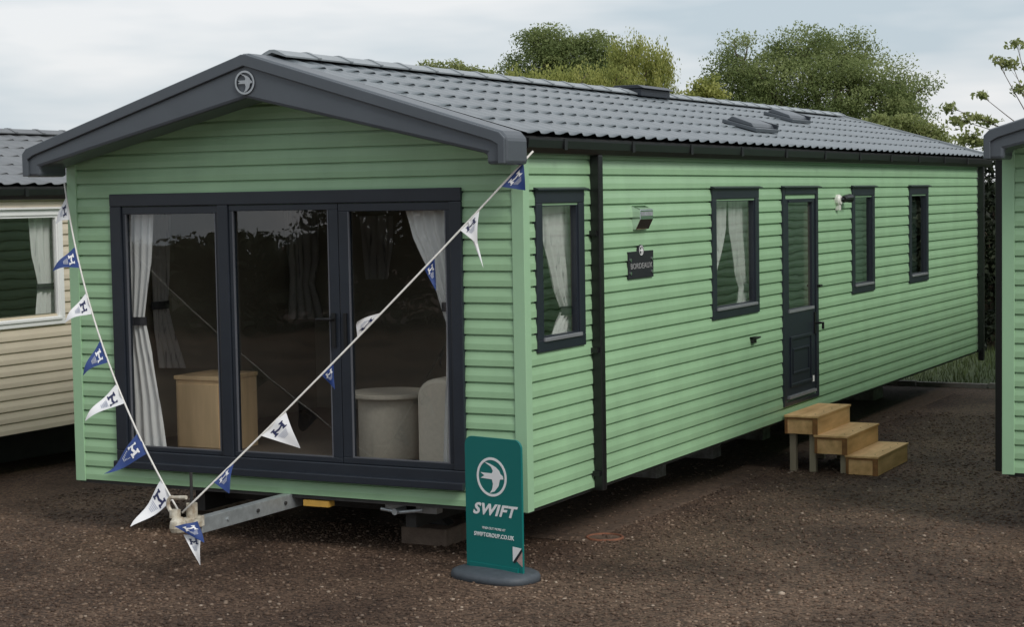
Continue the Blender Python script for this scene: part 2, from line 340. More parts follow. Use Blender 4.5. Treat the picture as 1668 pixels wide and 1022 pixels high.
def window(parent, a, c, z0, z1, loc, rot, m='anthracite', glass='glass', name='window', bw=.088, cap=True):
    """frame of four bars, with drip cap, sash, sill and pane"""
    b = MB(); b.box(a, c, -.034, .03, z1 - bw, z1); b.box(a, c, -.034, .03, z0, z0 + bw * .9)
    b.box(a, a + bw, -.0335, .029, z0 + bw * .9, z1 - bw); b.box(c - bw, c, -.0335, .029, z0 + bw * .9, z1 - bw)
    f = b.obj(name, m, parent, bevel=.004, loc=loc, rot=rot)
    s = .02; b = MB(); A, C, Z0, Z1 = a + bw, c - bw, z0 + bw * .9, z1 - bw
    b.box(A, C, -.022, .015, Z1 - s, Z1); b.box(A, C, -.022, .015, Z0, Z0 + s); b.box(A, A + s, -.0215, .0145, Z0 + s, Z1 - s); b.box(C - s, C, -.0215, .0145, Z0 + s, Z1 - s)
    b.obj('sash', m, f)
    MB().add([(A + s, 0, Z0 + s), (C - s, 0, Z0 + s), (C - s, 0, Z1 - s), (A + s, 0, Z1 - s)], [(0, 1, 2, 3)]).obj('glass_pane', glass, f)
    if cap:
        MB().prism([(-.06, z1 + .004), (.0, z1 + .022), (.0, z1 + .001), (-.06, z1 - .004)], a - .02, c + .03, 'x').obj('drip_cap', m, f)
        MB().box(A - .012, C + .012, -.047, -.023, Z0 - .012, Z0 + .012).obj('sill', 'dark_sill' if m == 'anthracite' else m, f, bevel=.003)
    return f
mat('dark_sill', (.20, .21, .22), .35, .1, 5)
SLOPE = lambda e, rz, half: (rz - e) / half
TILE_P, TILE_R = .21, .333
def tile_mesh(name, m):
    nu = 12; ln = TILE_R + .03
    def roll(u):                       # slow rise to a crest, then a quick fall
        t = u / .76 if u < .76 else (1 - u) / .24
        return (.5 - .5 * math.cos(math.pi * t)) ** 1.9
    vs = []
    for y, h0, k in ((0., .0015, .019), (.04, .001, .0165), (.12, .001, .009), (ln, .0, .008)):
        for i in range(nu + 1): u = i / nu; vs.append((u * TILE_P, y, h0 + k * roll(u)))
    n = nu + 1
    fs = [(j * n + i, j * n + i + 1, (j + 1) * n + i + 1, (j + 1) * n + i) for j in range(3) for i in range(nu)]
    # thin returned edge along the lower end, open below
    b0 = len(vs); vs += [(v[0], v[1] - .0005, v[2] - .004) for v in vs[:n]]; fs += [(b0 + i, b0 + i + 1, i + 1, i) for i in range(nu)]
    return MB().add(vs, fs).mesh(name, m, True)
def slope_matrix(origin, a, side=1):
    c, s = math.cos(a), math.sin(a)
    X = Vector((0, side, 0)); Y = Vector((-c * side, 0, s)); Z = X.cross(Y)
    m = Matrix((X, Y, Z)).transposed().to_4x4(); m.translation = Vector(origin); return m
def roof(parent, W, L, eave, ridge, y0, y1, tm, ncap, parts_cols, m_ridge, side_over=.11):
    xc = -W / 2 + .02; half = side_over - xc; a = math.atan((ridge - eave) / half)
    deck = MB()
    deck.prism([(side_over - .03, eave - .045), (xc, ridge - .045), (xc, ridge - .018), (side_over - .03, eave - .018)], y0 + .02, y1 - .01)
    deck.prism([(xc, ridge - .0455), (2 * xc - side_over + .03, eave - .045), (2 * xc - side_over + .03, eave - .018), (xc, ridge - .0185)], y0 + .02, y1 - .01)
    deck.obj('roof_deck', 'dark_steel', parent)
    ncol = int((y1 - y0) / TILE_P); rest = MB()
    for side in (1, -1):
        for cidx in range(ncol):
            for r in range(6):
                s0 = r * TILE_R
                ex = side_over if side == 1 else 2 * xc - side_over
                o = (ex - side * math.cos(a) * s0, y0 + cidx * TILE_P + (0 if side == 1 else TILE_P), eave + math.sin(a) * s0)
                mtx = slope_matrix(o, a, side)
                if side == 1 and parts_cols[0] <= cidx < parts_cols[1]:
                    ob = put('roof_tile', tm, parent); ob.matrix_local = mtx
                else:
                    rest.add([mtx @ v.co for v in tm.vertices], [tuple(p.vertices) for p in tm.polygons])
    o = rest.obj('roof_tiles', None, parent); o.data.materials.append(tm.materials[0]); o['kind'] = 'stuff'
    # ridge caps
    rm = MB(); prof = [(-.115, -.024), (-.055, .006), (-.02, .020), (.02, .020), (.055, .006), (.115, -.024), (.112, -.034), (0, .0), (-.112, -.034)]
    rm.prism(prof, 0, .40); rm.prism([(p[0] * 1.06, p[1] + .007) for p in prof], .385, .425)
    me = rm.mesh('ridge_tile', m_ridge)
    k = int((y1 - y0) / .405)
    for i in range(k): put('ridge_tile', me, parent, loc=(xc, y0 + .02 + i * .405, ridge + .026))
    return xc, half, a
def gutter(parent, x, y0, y1, z, side=1):
    p = [(0, .0), (.105, 0), (.105, -.012), (.098, -.06), (.07, -.095), (.03, -.1), (0, -.1)]
    p = [(x + side * q[0], z + q[1]) for q in p]
    g = MB().prism(p if side == 1 else p[::-1], y0, y1).obj('gutter', 'black_plastic', parent)
    br = MB().box(-.001, .004, -.02, .02, -.104, .006)
    n = int((y1 - y0) / 1.1)
    for i in range(n): MB().box(x + side * .106 - .004, x + side * .106 + .004, y0 + .5 + i * 1.1, y0 + .545 + i * 1.1, z - .07, z + .004).obj('gutter_bracket', 'black_plastic', g)
    return g
def barge(parent, xc, hw, y, e=(2.40, 2.205, 2.272, 2.682, 2.98), depth=.29):
    te, be, bi, la, ta = e
    sl_ = (ta - te) / hw
    def outline(t0):     # full profile
        return [(xc - hw, te - .03), (xc - hw, be), (xc - hw + .14, be), (xc - hw + .14, bi), (xc, la), (xc + hw - .14, bi), (xc + hw - .14, be), (xc + hw, be), (xc + hw, te - .03), (xc + hw - .04, te + .012),
                (xc + .06, ta - .018), (xc + .02, ta - .004), (xc - .02, ta - .004), (xc - .06, ta - .018), (xc - hw + .04, te + .012)]
    r = MB().prism(outline(0), y, y + depth).obj('barge_board', 'barge_grey', parent, bevel=.022)
    # raised outer band above the groove, and a thin dark groove below it
    g = .088; P = [(xc - hw + .006, be + .004), (xc - hw + .052, be + .004), (xc - hw + .052, te - .075), (xc - hw + .10, te - .048), (xc, ta - g), (xc + hw - .10, te - .048), (xc + hw - .052, te - .075), (xc + hw - .052, be + .004), (xc + hw - .006, be + .004),
                   (xc + hw - .006, te - .032), (xc + hw - .042, te + .004), (xc + .06, ta - .026), (xc + .02, ta - .012), (xc - .02, ta - .012), (xc - .06, ta - .026), (xc - hw + .042, te + .004), (xc - hw + .006, te - .032)]
    MB().prism(P, y - .022, y + .004).obj('outer_band', 'barge_grey', r, bevel=.006)
    return r
def corner_post(parent, x, y, h, sx, m):
    b = MB(); b.prism([(x - .058 * sx, y - .028), (x + .028 * sx, y - .028), (x + .028 * sx, y + .058), (x + .002 * sx, y + .058), (x + .002 * sx, y - .002), (x - .058 * sx, y - .002)][::1 if sx > 0 else -1], -.012, h, 'z')
    return b.obj('corner_post', m, parent, bevel=.003)
def downpipe(parent, x, y, z0, z1):
    d = MB().box(x, x + .068, y - .034, y + .034, z0, z1).obj('downpipe', 'black_plastic', parent, bevel=.006)
    for z in (z0 + .12, .95, 1.75):
        if z < z1: MB().box(x - .02, x + .05, y - .06, y + .06, z - .018, z + .018).obj('pipe_clip', 'black_plastic', d)
    return d
def patio_door(parent, loc, W, glass='door_glass'):
    """wide frame: fixed light on the left, a pair of door leaves"""
    x0, x1, z0, z1 = W - 3.2875, W - .4174, .131, 2.0737
    b = MB(); b.box(x0, x1, -.045, .05, 1.985, z1); b.box(x0, x1, -.045, .05, z0, .235); b.box(x0, x0 + .10, -.0445, .049, .235, 1.985); b.box(x1 - .085, x1, -.0445, .049, .235, 1.985)
    m0 = W - 2.30
    b.box(m0 - .045, m0 + .045, -.044, .048, .235, 1.985)
    f = b.obj('patio_door', 'anthracite', parent, bevel=.006, loc=loc)
    MB().box(x0, x1, -.085, -.046, z0 - .02, z0 + .03).obj('threshold', 'anthracite', f, bevel=.005)
    def leaf(a, c, s, name, y):
        q = MB(); zz0, zz1 = .237, 1.983
        q.box(a, c, y, y + .05, zz1 - s[1], zz1); q.box(a, c, y, y + .05, zz0, zz0 + s[3]); q.box(a, a + s[0], y + .0005, y + .0495, zz0 + s[3], zz1 - s[1]); q.box(c - s[2], c, y + .0005, y + .0495, zz0 + s[3], zz1 - s[1])
        o = q.obj(name, 'anthracite', f, bevel=.004)
        A, C, Z0, Z1 = a + s[0], c - s[2], zz0 + s[3], zz1 - s[1]
        MB().add([(A, y + .025, Z0), (C, y + .025, Z0), (C, y + .025, Z1), (A, y + .025, Z1)], [(0, 1, 2, 3)]).obj('glass_pane', glass, o)
        g = MB(); g.box(A, A + .008, y - .002, y + .012, Z0, Z1); g.box(C - .008, C, y - .002, y + .012, Z0, Z1)
        g.box(A + .008, C - .008, y - .002, y + .012, Z0, Z0 + .008); g.obj('glazing_bead', 'bead_grey', o)
        return o
    leaf(x0 + .102, m0 - .047, (.028, .055, .02, .03), 'fixed_light', -.03)
    mid = W - 1.36
    l1 = leaf(m0 + .047, mid - .002, (.03, .042, .075, .035), 'door_leaf', -.032)
    l2 = leaf(mid + .002, x1 - .087, (.075, .055, .03, .04), 'door_leaf', -.032)
    h = MB(); hx = mid - .045; h.box(hx - .014, hx + .014, -.048, -.034, 1.02, 1.25)
    h.tube([(hx, -.045, 1.21), (hx, -.085, 1.21), (hx - .03, -.09, 1.21), (hx - .11, -.09, 1.208)], .010); h.obj('door_handle', 'black_plastic', l1)
    h = MB(); hx = mid + .045; h.box(hx - .012, hx + .012, -.046, -.034, 1.02, 1.25); h.obj('door_handle', 'black_plastic', l2)
    return f
mat('bead_grey', (.10, .105, .12), .4, .05, 5)
green_board = board_mesh('siding_board', 'green'); cream_board = board_mesh('siding_board', 'cream')
tile_main = tile_mesh('roof_tile', 'tile_grey'); tile_old = tile_mesh('roof_tile', 'old_tile_grey')
BIRD = [(-.52, .76), (-.1, .68), (.31, .53), (.55, .36), (.63, .2), (.80, .10), (.84, -.06), (.60, -.085), (.55, -.23), (.49, -.44), (.2, -.74), (-.15, -.85), (.02, -.65), (.10, -.36), (.02, -.12), (-.79, -.10), (-.52, .05), (-.79, .19), (.02, .19), (.10, .32), (-.03, .53)]
def emblem(parent, name, cx, cz, rx, y, m, ring=.14, th=.004):
    n = 40; b = MB()
    for k in range(n):
        a0, a1 = 2 * math.pi * k / n, 2 * math.pi * (k + 1) / n
        P = [(cx + rx * q * math.cos(a), cz + rx * q * math.sin(a)) for a, q in ((a0, 1), (a1, 1), (a1, 1 - ring), (a0, 1 - ring))]
        b.prism(P, y - th, y)
    o = b.obj(name, m, parent)
    MB().prism([(cx + p[0] * rx * .93, cz + p[1] * rx * .98) for p in BIRD][::-1], y - th * .9, y).obj('bird_emblem', m, o)
    return o
BIRD_ = None

# ------------------------------------------------------------------ main caravan
W, L = 3.66, 12.39
van = empty('static_caravan', (0, 0, B))
tag(van, 'light green clapboard static caravan with dark gabled front and patio doors, central in view', 'caravan')
def gable_limit(eave):
    def f(r):
        zt = (r + 1) * PITCH_Z
        return .02 + max(0, (zt - eave) / .297 - .07)
    return f
FX0, FX1 = W - 3.2875, W - .4174
facade(van, green_board, .0, W, 28, [(FX0 + .05, FX1 - .05, 2, 18)], (-W, 0, 0), 0, gable_limit(2.36))
SW = [(.1457, .8665, .9985, 2.05), (3.2572, 4.341, .9985, 2.05), (7.0382, 7.8082, .9985, 2.05), (9.1438, 9.9348, .9985, 2.05)]
DA, DC = 4.9544, 5.9457
ops = [(a + .04, c - .04, 10, 18) for a, c, _, _ in SW] + [(DA + .05, DC - .05, 2, 18)]
facade(van, green_board, .02, L, 23, ops, (0, 0, 0), R(90))
wall_panel(van, .0, W, 2.3, [(FX0 + .06, FX1 - .06, .205, 1.947)], (-W, 0, 0), 0, gable=2.83)
wall_panel(van, .06, L - .06, 2.3, [(a + .05, c - .05, 1.03, 1.945) for a, c, _, _ in SW] + [(DA + .15, DC - .15, .93, 1.945)], (0, 0, 0), R(90))
facade(van, green_board, .0, L, 22, [], (-W, L, 0), R(-90))
wall_panel(van, .06, L - .06, 2.3, [], (-W, L, 0), R(-90))
MB().box(-W, 0, L - .055, L, 0, 2.3).prism([(-W, 2.301), (0, 2.301), (-W / 2, 2.85)], L - .055, L).obj('rear_wall', 'green', van)
MB().box(-W + .01, -.01, .01, L - .01, -.03, .0).obj('underfloor', 'dark_steel', van)
MB().box(-W + .06, -.06, .056, L - .06, .15, .19).obj('floor', 'carpet', van)
MB().box(-W + .06, -.06, .056, L - .06, 2.25, 2.28).obj('ceiling', 'ceiling_white', van)
for y in (3.02, 4.75, 6.3, 8.4): MB().box(-W + .06, -.06 if y != 3.02 else -1.9, y, y + .05, .19, 2.25).obj('partition', 'interior', van)
for x in (-.95, -2.7): MB().box(x - .04, x + .04, .15, L - .3, -.2, -.03).obj('chassis_beam', 'dark_steel', van)
for y in (.4, 2.6, 4.8, 7, 9.2, 11.4): MB().box(-2.65, -1.0, y - .03, y + .03, -.14, -.03).obj('cross_member', 'dark_steel', van)
XC, HALF, RA = roof(van, W, L, 2.405, 2.975, -.12, 12.72, tile_main, 31, (0, 50), 'ridge_grey')
MB().prism([(.11, 2.36), (XC, 2.93), (XC, 3.0), (.11, 2.44)], 12.70, 12.77).prism([(XC, 2.93), (2 * XC - .11, 2.36), (2 * XC - .11, 2.44), (XC, 3.0)], 12.70, 12.77).obj('verge_trim', 'ridge_grey', van)
bb = barge(van, -1.805, 1.925, -.42)
mat('dull_chrome', (.36, .37, .38), .22, .1, 30, metal=1.)
emblem(bb, 'chrome_badge', -1.80, 2.785, .078, -.421, 'dull_chrome', .17, .012)
MB().prism([(-W + .02, 2.2), (-.02, 2.2), (-.02, 2.3), (-W / 2, 2.845), (-W + .02, 2.3)], -.0008, .0035).obj('gable_backing', 'green', van)
gutter(van, .018, -.12, 12.72, 2.375); MB().box(-.02, .017, -.1, 12.6, 2.285, 2.372).obj('fascia', 'black_plastic', van)
gutter(van, -W - .018, -.12, 12.72, 2.375, -1)
corner_post(van, 0, 0, 2.3, 1, 'green_trim'); corner_post(van, -W, 0, 2.3, -1, 'green_trim')
downpipe(van, .022, 1.02, -.02, 2.28); downpipe(van, .03, 12.36, -.12, 2.28)
MB().box(-.0, .022, 1.075, 1.10, 0, 2.28).obj('joint_strip', 'green_trim', van)
MB().box(-W, 0, -.012, .05, -.025, -.004).obj('bottom_trim', 'dark_steel', van)
patio_door(van, (-W, 0, 0), W)
for i, (a, c, z0, z1) in enumerate(SW):
    window(van, a, c, z0, z1, (0, 0, 0), R(90), glass='glass' if i < 2 else 'privacy_glass')
    if i > 1:  # added slats behind the privacy glass imitate its muted green reflection
        bl = empty('reflection_blind', (-.085, (a + c) / 2, B + 1.0)); tag(bl, 'added slatted blind imitating the green glass reflection in the %s' % ('narrow window right of the entrance door' if i == 2 else 'farthest narrow window at the rear end'), 'blind', 'added reflection blinds in the narrow windows')
        for k in range(19): MB().add([(-.006, -.36, .0 + k * .053), (-.006, .36, .0 + k * .053), (.012, .36, .05 + k * .053), (.012, -.36, .05 + k * .053)], [(0, 1, 2, 3)]).obj('reflection_slat', 'reflection_green', bl)
# entrance door
def side_door():
    b = MB(); a, c, z0, z1 = DA, DC, .1094, 2.05; fw = .065
    b.box(a, a + fw, -.036, .03, z0, z1); b.box(c - fw, c, -.036, .03, z0, z1); b.box(a + fw, c - fw, -.0355, .03, z1 - fw, z1); b.box(a + fw, c - fw, -.0355, .03, z0, z0 + .04)
    f = b.obj('entrance_door', 'anthracite', van, bevel=.004, rot=R(90))
    MB().prism([(-.065, z1 + .004), (.0, z1 + .022), (.0, z1 + .001), (-.065, z1 - .004)], a - .02, c + .03, 'x').obj('drip_cap', 'anthracite', f)
    A, C = a + fw + .004, c - fw - .004; gz0, gz1 = .965, 1.915; g0, g1 = A + .115, C - .075
    d = MB(); d.box(A, C, -.022, .02, z0 + .044, gz0); d.box(A, C, -.022, .02, gz1, z1 - fw - .004); d.box(A, g0, -.0215, .0195, gz0, gz1); d.box(g1, C, -.0215, .0195, gz0, gz1)
    l = d.obj('door_leaf', 'anthracite', f, bevel=.003)
    MB().add([(g0, 0, gz0), (g1, 0, gz0), (g1, 0, gz1), (g0, 0, gz1)], [(0, 1, 2, 3)]).obj('glass_pane', 'glass', l)
    MB().box(g0 - .02, g1 + .02, -.034, -.022, gz0 - .03, gz0 - .004).obj('glazing_bead', 'dark_sill', l); MB().box(g0 - .02, g1 + .02, -.032, -.022, gz1 + .002, gz1 + .022).obj('glazing_bead', 'anthracite', l)
    # moulded lower panel
    p0, p1, q0, q1 = A + .13, C - .12, .27, .72; t = .028
    r = MB(); r.box(p0, p1, -.036, -.022, q1 - t, q1); r.box(p0, p1, -.036, -.022, q0, q0 + t); r.box(p0, p0 + t, -.035, -.022, q0 + t, q1 - t); r.box(p1 - t, p1, -.035, -.022, q0 + t, q1 - t)
    r.box(p0 + .07, p1 - .07, -.033, -.022, q1 - .13, q1 - .11); r.box(p0 + .07, p1 - .07, -.033, -.022, q0 + .11, q0 + .13); r.box(p0 + .07, p0 + .088, -.032, -.022, q0 + .13, q1 - .13); r.box(p1 - .088, p1 - .07, -.032, -.022, q0 + .13, q1 - .13)
    r.obj('moulded_panel', 'anthracite', l, bevel=.003)
    r = MB(); r.box(A + .05, C - .05, -.05, -.022, q0 - .10, q0 - .075); r.obj('weather_bar', 'dark_sill', l)
    MB().box(C - .09, C - .045, -.026, -.022, .26, .315).obj('sticker', 'print_white', l)
    h = MB(); h.box(C - .045, C - .008, -.036, -.022, .70, .90); h.tube([(C - .026, -.03, .80), (C - .026, -.085, .80), (C + .02, -.09, .80), (C + .02, -.09, .74)], .012)
    h.obj('door_handle', 'black_plastic', l)
    MB().box(C + .02, C + .09, -.065, -.036, 1.13, 1.15).obj('door_catch', 'black_plastic', l)
side_door()
# fittings on the long side
def fittings():
    rot = R(90)
    # chrome wedge wall light
    a, c = 1.70, 1.93; zt, zb = 1.93, 1.755
    P = [(-.016, zb), (-.05, zb + .004), (-.085, zb + .075), (-.085, zt - .03), (-.016, zt)]
    l = MB().prism(P, a, c, 'x').obj('wall_light', 'chrome', van, bevel=.004, rot=rot)
    MB().box(a + .012, c - .012, -.0875, -.084, zb + .10, zt - .045).obj('lens', 'lens_grey', l)
    # name plate
    a, c, z0, z1 = 1.60, 2.05, 1.405, 1.60
    P = [(a, z0), (c, z0), (c, z1)] + [(1.825 + .055 * math.cos(t), z1 - .008 + .055 * math.sin(t)) for t in np.linspace(.15, math.pi - .15, 12)] + [(a, z1)]
    p = MB().prism(P, -.032, -.017).obj('name_plate', 'print_black', van, bevel=.002, rot=rot)
    put('lettering', text_mesh('BORDEAUX', .058, 'plate_grey', xs=1.28), p, loc=(1.825, -.0335, 1.475))
    emblem(p, 'round_emblem', 1.825, 1.605, .036, -.0325, 'print_white', .14, .002)
    for u in (a + .03, c - .03):
        for z in (z0 + .04, z1 - .06): MB().prism([(u + .013 * math.cos(k * .785), z + .013 * math.sin(k * .785)) for k in range(8)], -.038, -.032).obj('screw', 'chrome', p)
    # security light
    s = MB().lathe([(.0, .0), (.055, .0), (.055, .03), (.04, .05), (.0, .05)], n=16)
    M_ = Matrix.Translation((.016, 6.56, 1.925)) @ Matrix.Rotation(R(90), 4, 'Y'); s.v = [tuple(M_ @ Vector(v)) for v in s.v]
    s.box(.016, .055, 6.535, 6.585, 1.83, 1.88)
    q = s.obj('security_light', 'white_plastic', van)
    h = MB(); h.tube([(.055, 6.56, 1.93), (.07, 6.59, 1.932), (.08, 6.64, 1.937)], .02)
    M_ = Vector((.09, 6.66, 1.935)); h.tube([(.075, 6.60, 1.93), (.08, 6.63, 1.937), (.09, 6.72, 1.940), (.092, 6.75, 1.940)], .032, 12, .044); h.obj('lamp_head', 'black_plastic', q)
    # small black outlet
    k = MB().box(.01, .05, 4.13, 4.21, .745, .795); k.prism([(4.13, .798), (4.25, .798), (4.25, .785), (4.13, .778)], .012, .075, 'x'); k.obj('outlet_cover', 'black_plastic', van, bevel=.003)
mat('lens_grey', (.30, .31, .33), .15, .3, 20); mat('plate_grey', (.30, .30, .30), .5, .1, 30); mat('plate_dim', (.10, .10, .10), .5, .1, 30)
fittings()
# roof vents
def vent(px, py, ln, name='roof_vent'):
    r = ray(px, py); a = math.tan(RA); t = (2.975 + B + .03 - CZ - a * (CX - XC)) / (r.z + a * r.x); p = CAM + r * t
    m = slope_matrix((p.x, p.y, p.z - B - .02), RA)
    b = MB(); b.box(-ln / 2, ln / 2, -.17, .17, 0, .035); b.prism([(-.13, .036), (.14, .036), (.10, .080), (-.10, .066)], -ln / 2 + .03, ln / 2 - .03, 'x')
    o = b.obj(name, 'barge_grey', van, bevel=.006); o.matrix_local = m
    g = MB(); g.box(ln / 2 - .028, ln / 2 + .02, -.15, .13, .03, .075); g.obj('cowl', 'anthracite', o)
vent(1222, 205, .62); vent(1282, 191, .62)
b = MB().box(-.15, .15, -.36, .36, -.03, .04); b.prism([(-.19, .041), (.19, .041), (.12, .075), (-.12, .075)], -.38, .38)
b.obj('ridge_vent', 'anthracite', van, bevel=.006, loc=(XC, 6.15, 2.985))

# ------------------------------------------------------------------ drawbar and hitch (part of the caravan)
def drawbar():
    hx, hy = -1.83, -1.16
    d = MB(); d.box(hx - .035, hx + .035, hy + .14, .9, -.10, .0)
    r = d.obj('drawbar', 'galv', van, bevel=.004)
    for y in (-.75, -.42, -.1): MB().tube([(hx + .034, y, -.05), (hx + .046, y, -.05)], .013, 8).obj('bolt', 'galv' if y < -.7 else 'dark_steel', r)
    h = MB(); h.box(hx - .04, hx + .04, hy - .02, hy + .16, -.055, .015); h.lathe([(.0, -.065), (.045, -.06), (.056, -.03), (.05, .01), (.032, .035), (0, .04)], (hx, hy - .06, 0), 18)
    c = h.obj('coupling_head', 'hitch_cream', r, bevel=.006)
    MB().lathe([(.036, -.02), (.036, .075), (.024, .075), (.024, -.02)], (hx + .01, hy + .07, .03), 16).obj('jockey_clamp', 'hitch_cream', r)
    MB().tube([(hx + .01, hy + .07, .10), (hx + .01, hy + .07, .30)], .010).obj('jockey_stem', 'dark_steel', r)
    P = [Vector((hx - .04, hy - .06, .05))] + [Vector((hx - .04 + .035 * math.cos(t), hy - .06, .115 + .045 * math.sin(t))) for t in np.linspace(R(230), R(70), 8)] + [Vector((hx + .07, hy - .06, .165))]
    MB().tube(P, .013).obj('hitch_lever', 'hitch_cream', r)
    MB().tube([(hx - .03, hy - .05, .03), (hx - .03, hy - .05, .08)], .035, 14).obj('lever_socket', 'hitch_cream', r)
    MB().box(-1.70, -1.50, -.02, .06, -.075, -.035).obj('packing_timber', 'yellow_wood', van)
    l = MB(); l.box(-1.15, -.75, .15, .23, -.1, -.03); l.tube([(-1.12, .05, -.07), (-.98, .05, -.085), (-.80, .05, -.06)], .012); l.tube([(-1.0, .02, -.08), (-1.0, .2, -.08)], .022)
    l.obj('steady_mount', 'galv', van)
drawbar()

# ------------------------------------------------------------------ props under the caravan (standing on the ground)
def props():
    def stand(x, y, lab, m='concrete', sx=.42, sz=.13, top=B - .2, n=1):
        g = gz(y); r = empty('axle_stand', (x, y, g)); tag(r, lab, 'axle stand', 'supports under the green caravan')
        MB().box(-sx / 2, sx / 2, -.2, .2, -.01, sz).obj('block', m, r, bevel=.012)
        h = top - g - sz
        MB().prism([(-.11, sz), (.11, sz), (.045, sz + h - .01), (-.045, sz + h - .01)], -.05, .05).obj('stand_leg', 'dark_steel', r)
    stand(-1.04, .66, 'flat brown block and stand under the front of the green caravan', 'brown_block', .36, .12)
    for i, (px, py) in enumerate(((1062, 776), (1146, 742), (1228, 712))):
        p = onz(px, py, .02)
        r = empty('corner_steady', (-.96, p.y, B - .2)); tag(r, ('grey support block under the long side nearest the front', 'grey support block under the long side, middle of three', 'grey support block under the long side beside the steps')[i], 'support', 'grey supports along the long side')
        g = gz(p.y) - (B - .2)
        MB().box(-.16, .16, -.11, .11, g - .01, g + .13).obj('block', 'concrete', r, bevel=.01)
        MB().box(-.10, .10, -.09, .09, g + .13, 0).obj('block', 'concrete', r, bevel=.01)
    for i, (y, x) in enumerate(((8.6, -.95), (10.6, -.95), (2.2, -2.7), (5., -2.7), (8., -2.7))):
        stand(x, y, ['dark stand under the long side beyond the steps', 'dark stand under the rear end of the green caravan', 'dark stand under the far side near the front', 'dark stand under the far side midway', 'dark stand under the far side near the rear'][i])
    # wheels in the dark below the floor
    for x in (-.72, -2.95):
        w_ = empty('caravan_wheel', (x, 7.7, .27)); tag(w_, 'black tyre under the green caravan, %s' % ('beside the long side beyond the steps' if x > -1 else 'on the far side'), 'wheel', 'caravan wheels')
        t = MB(); pr = [(.16, -.08), (.25, -.085), (.27, -.06), (.27, .06), (.25, .085), (.16, .08)]
        t.lathe(pr, n=24); t.v = [(v[2], v[0], v[1]) for v in t.v]; t.obj('tyre', 'black_plastic', w_)
        t = MB().lathe([(.0, -.06), (.17, -.06), (.17, .06), (0, .06)], n=20); t.v = [(v[2], v[0], v[1]) for v in t.v]; t.obj('rim', 'galv', w_)
    p = onz(985, 877, gz(1.2)); b = MB()
    n = 26
    b.tube([(.125 * math.cos(2 * math.pi * k / n), .125 * math.sin(2 * math.pi * k / n), .002) for k in range(n + 1)], .012, 8, cap=False)
    r = empty('drain_ring', (p.x, p.y, gz(p.y))); tag(r, 'rusty orange round drain rim lying in the gravel', 'drain')
    b.obj('rim', 'terracotta', r, True); MB().lathe([(0, .0), (.115, .0), (.115, .003), (0, .003)]).obj('cover', 'pad_dirt', r)
props()

# ------------------------------------------------------------------ wooden steps
def steps():
    r = empty('wooden_steps', (.0, 4.93, 0)); tag(r, 'three tread plywood box steps below the dark entrance door', 'steps')
    ln = .95
    for i, (x0, x1, zt) in enumerate(((.045, .345, .50), (.315, .61, .335), (.595, .88, .17))):
        h = .165 if i < 2 else .168
        st = MB().box(x0 - .005, x1 + .008, -.012, ln + .012, zt - .018, zt).obj('tread', 'plywood', r, bevel=.002)
        MB().box(x1 - .02, x1, .0, ln, zt - h, zt - .019).obj('riser', 'plywood', r, bevel=.002)
        MB().box(x0, x0 + .02, .0, ln, zt - h, zt - .019).obj('back_board', 'plywood', r)
        for y in (.004, ln - .022):
            MB().box(x0 + .022, x1 - .022, y, y + .018, zt - h + .002, zt - .02).obj('end_board', 'plywood', r)
        for y in (-.004,):
            e = MB(); e.box(x1 - .046, x1 - .001, y - .003, y + .006, zt - h + .001, zt - .020); e.box(x0 + .001, x0 + .024, y - .003, y + .006, zt - h + .001, zt - .020)
            e.obj('edge_strip', 'ply_edge', r); MB().box(x0 + .026, x1 - .048, y - .003, y + .006, zt - .034, zt - .0205).obj('edge_strip', 'ply_edge', r)
        for k in range(4): MB().tube([(x1 - .06 - .0, .12 + k * .24, zt - .001), (x1 - .06, .12 + k * .24, zt + .002)], .006, 6).obj('screw', 'dark_steel', st)
    for x, zt in ((.10, .336), (.28, .336), (.56, .168)):
        for y in (.05, ln - .10): MB().box(x - .028, x + .028, y, y + .05, -.005, zt).obj('leg', 'leg_wood', r)
steps()

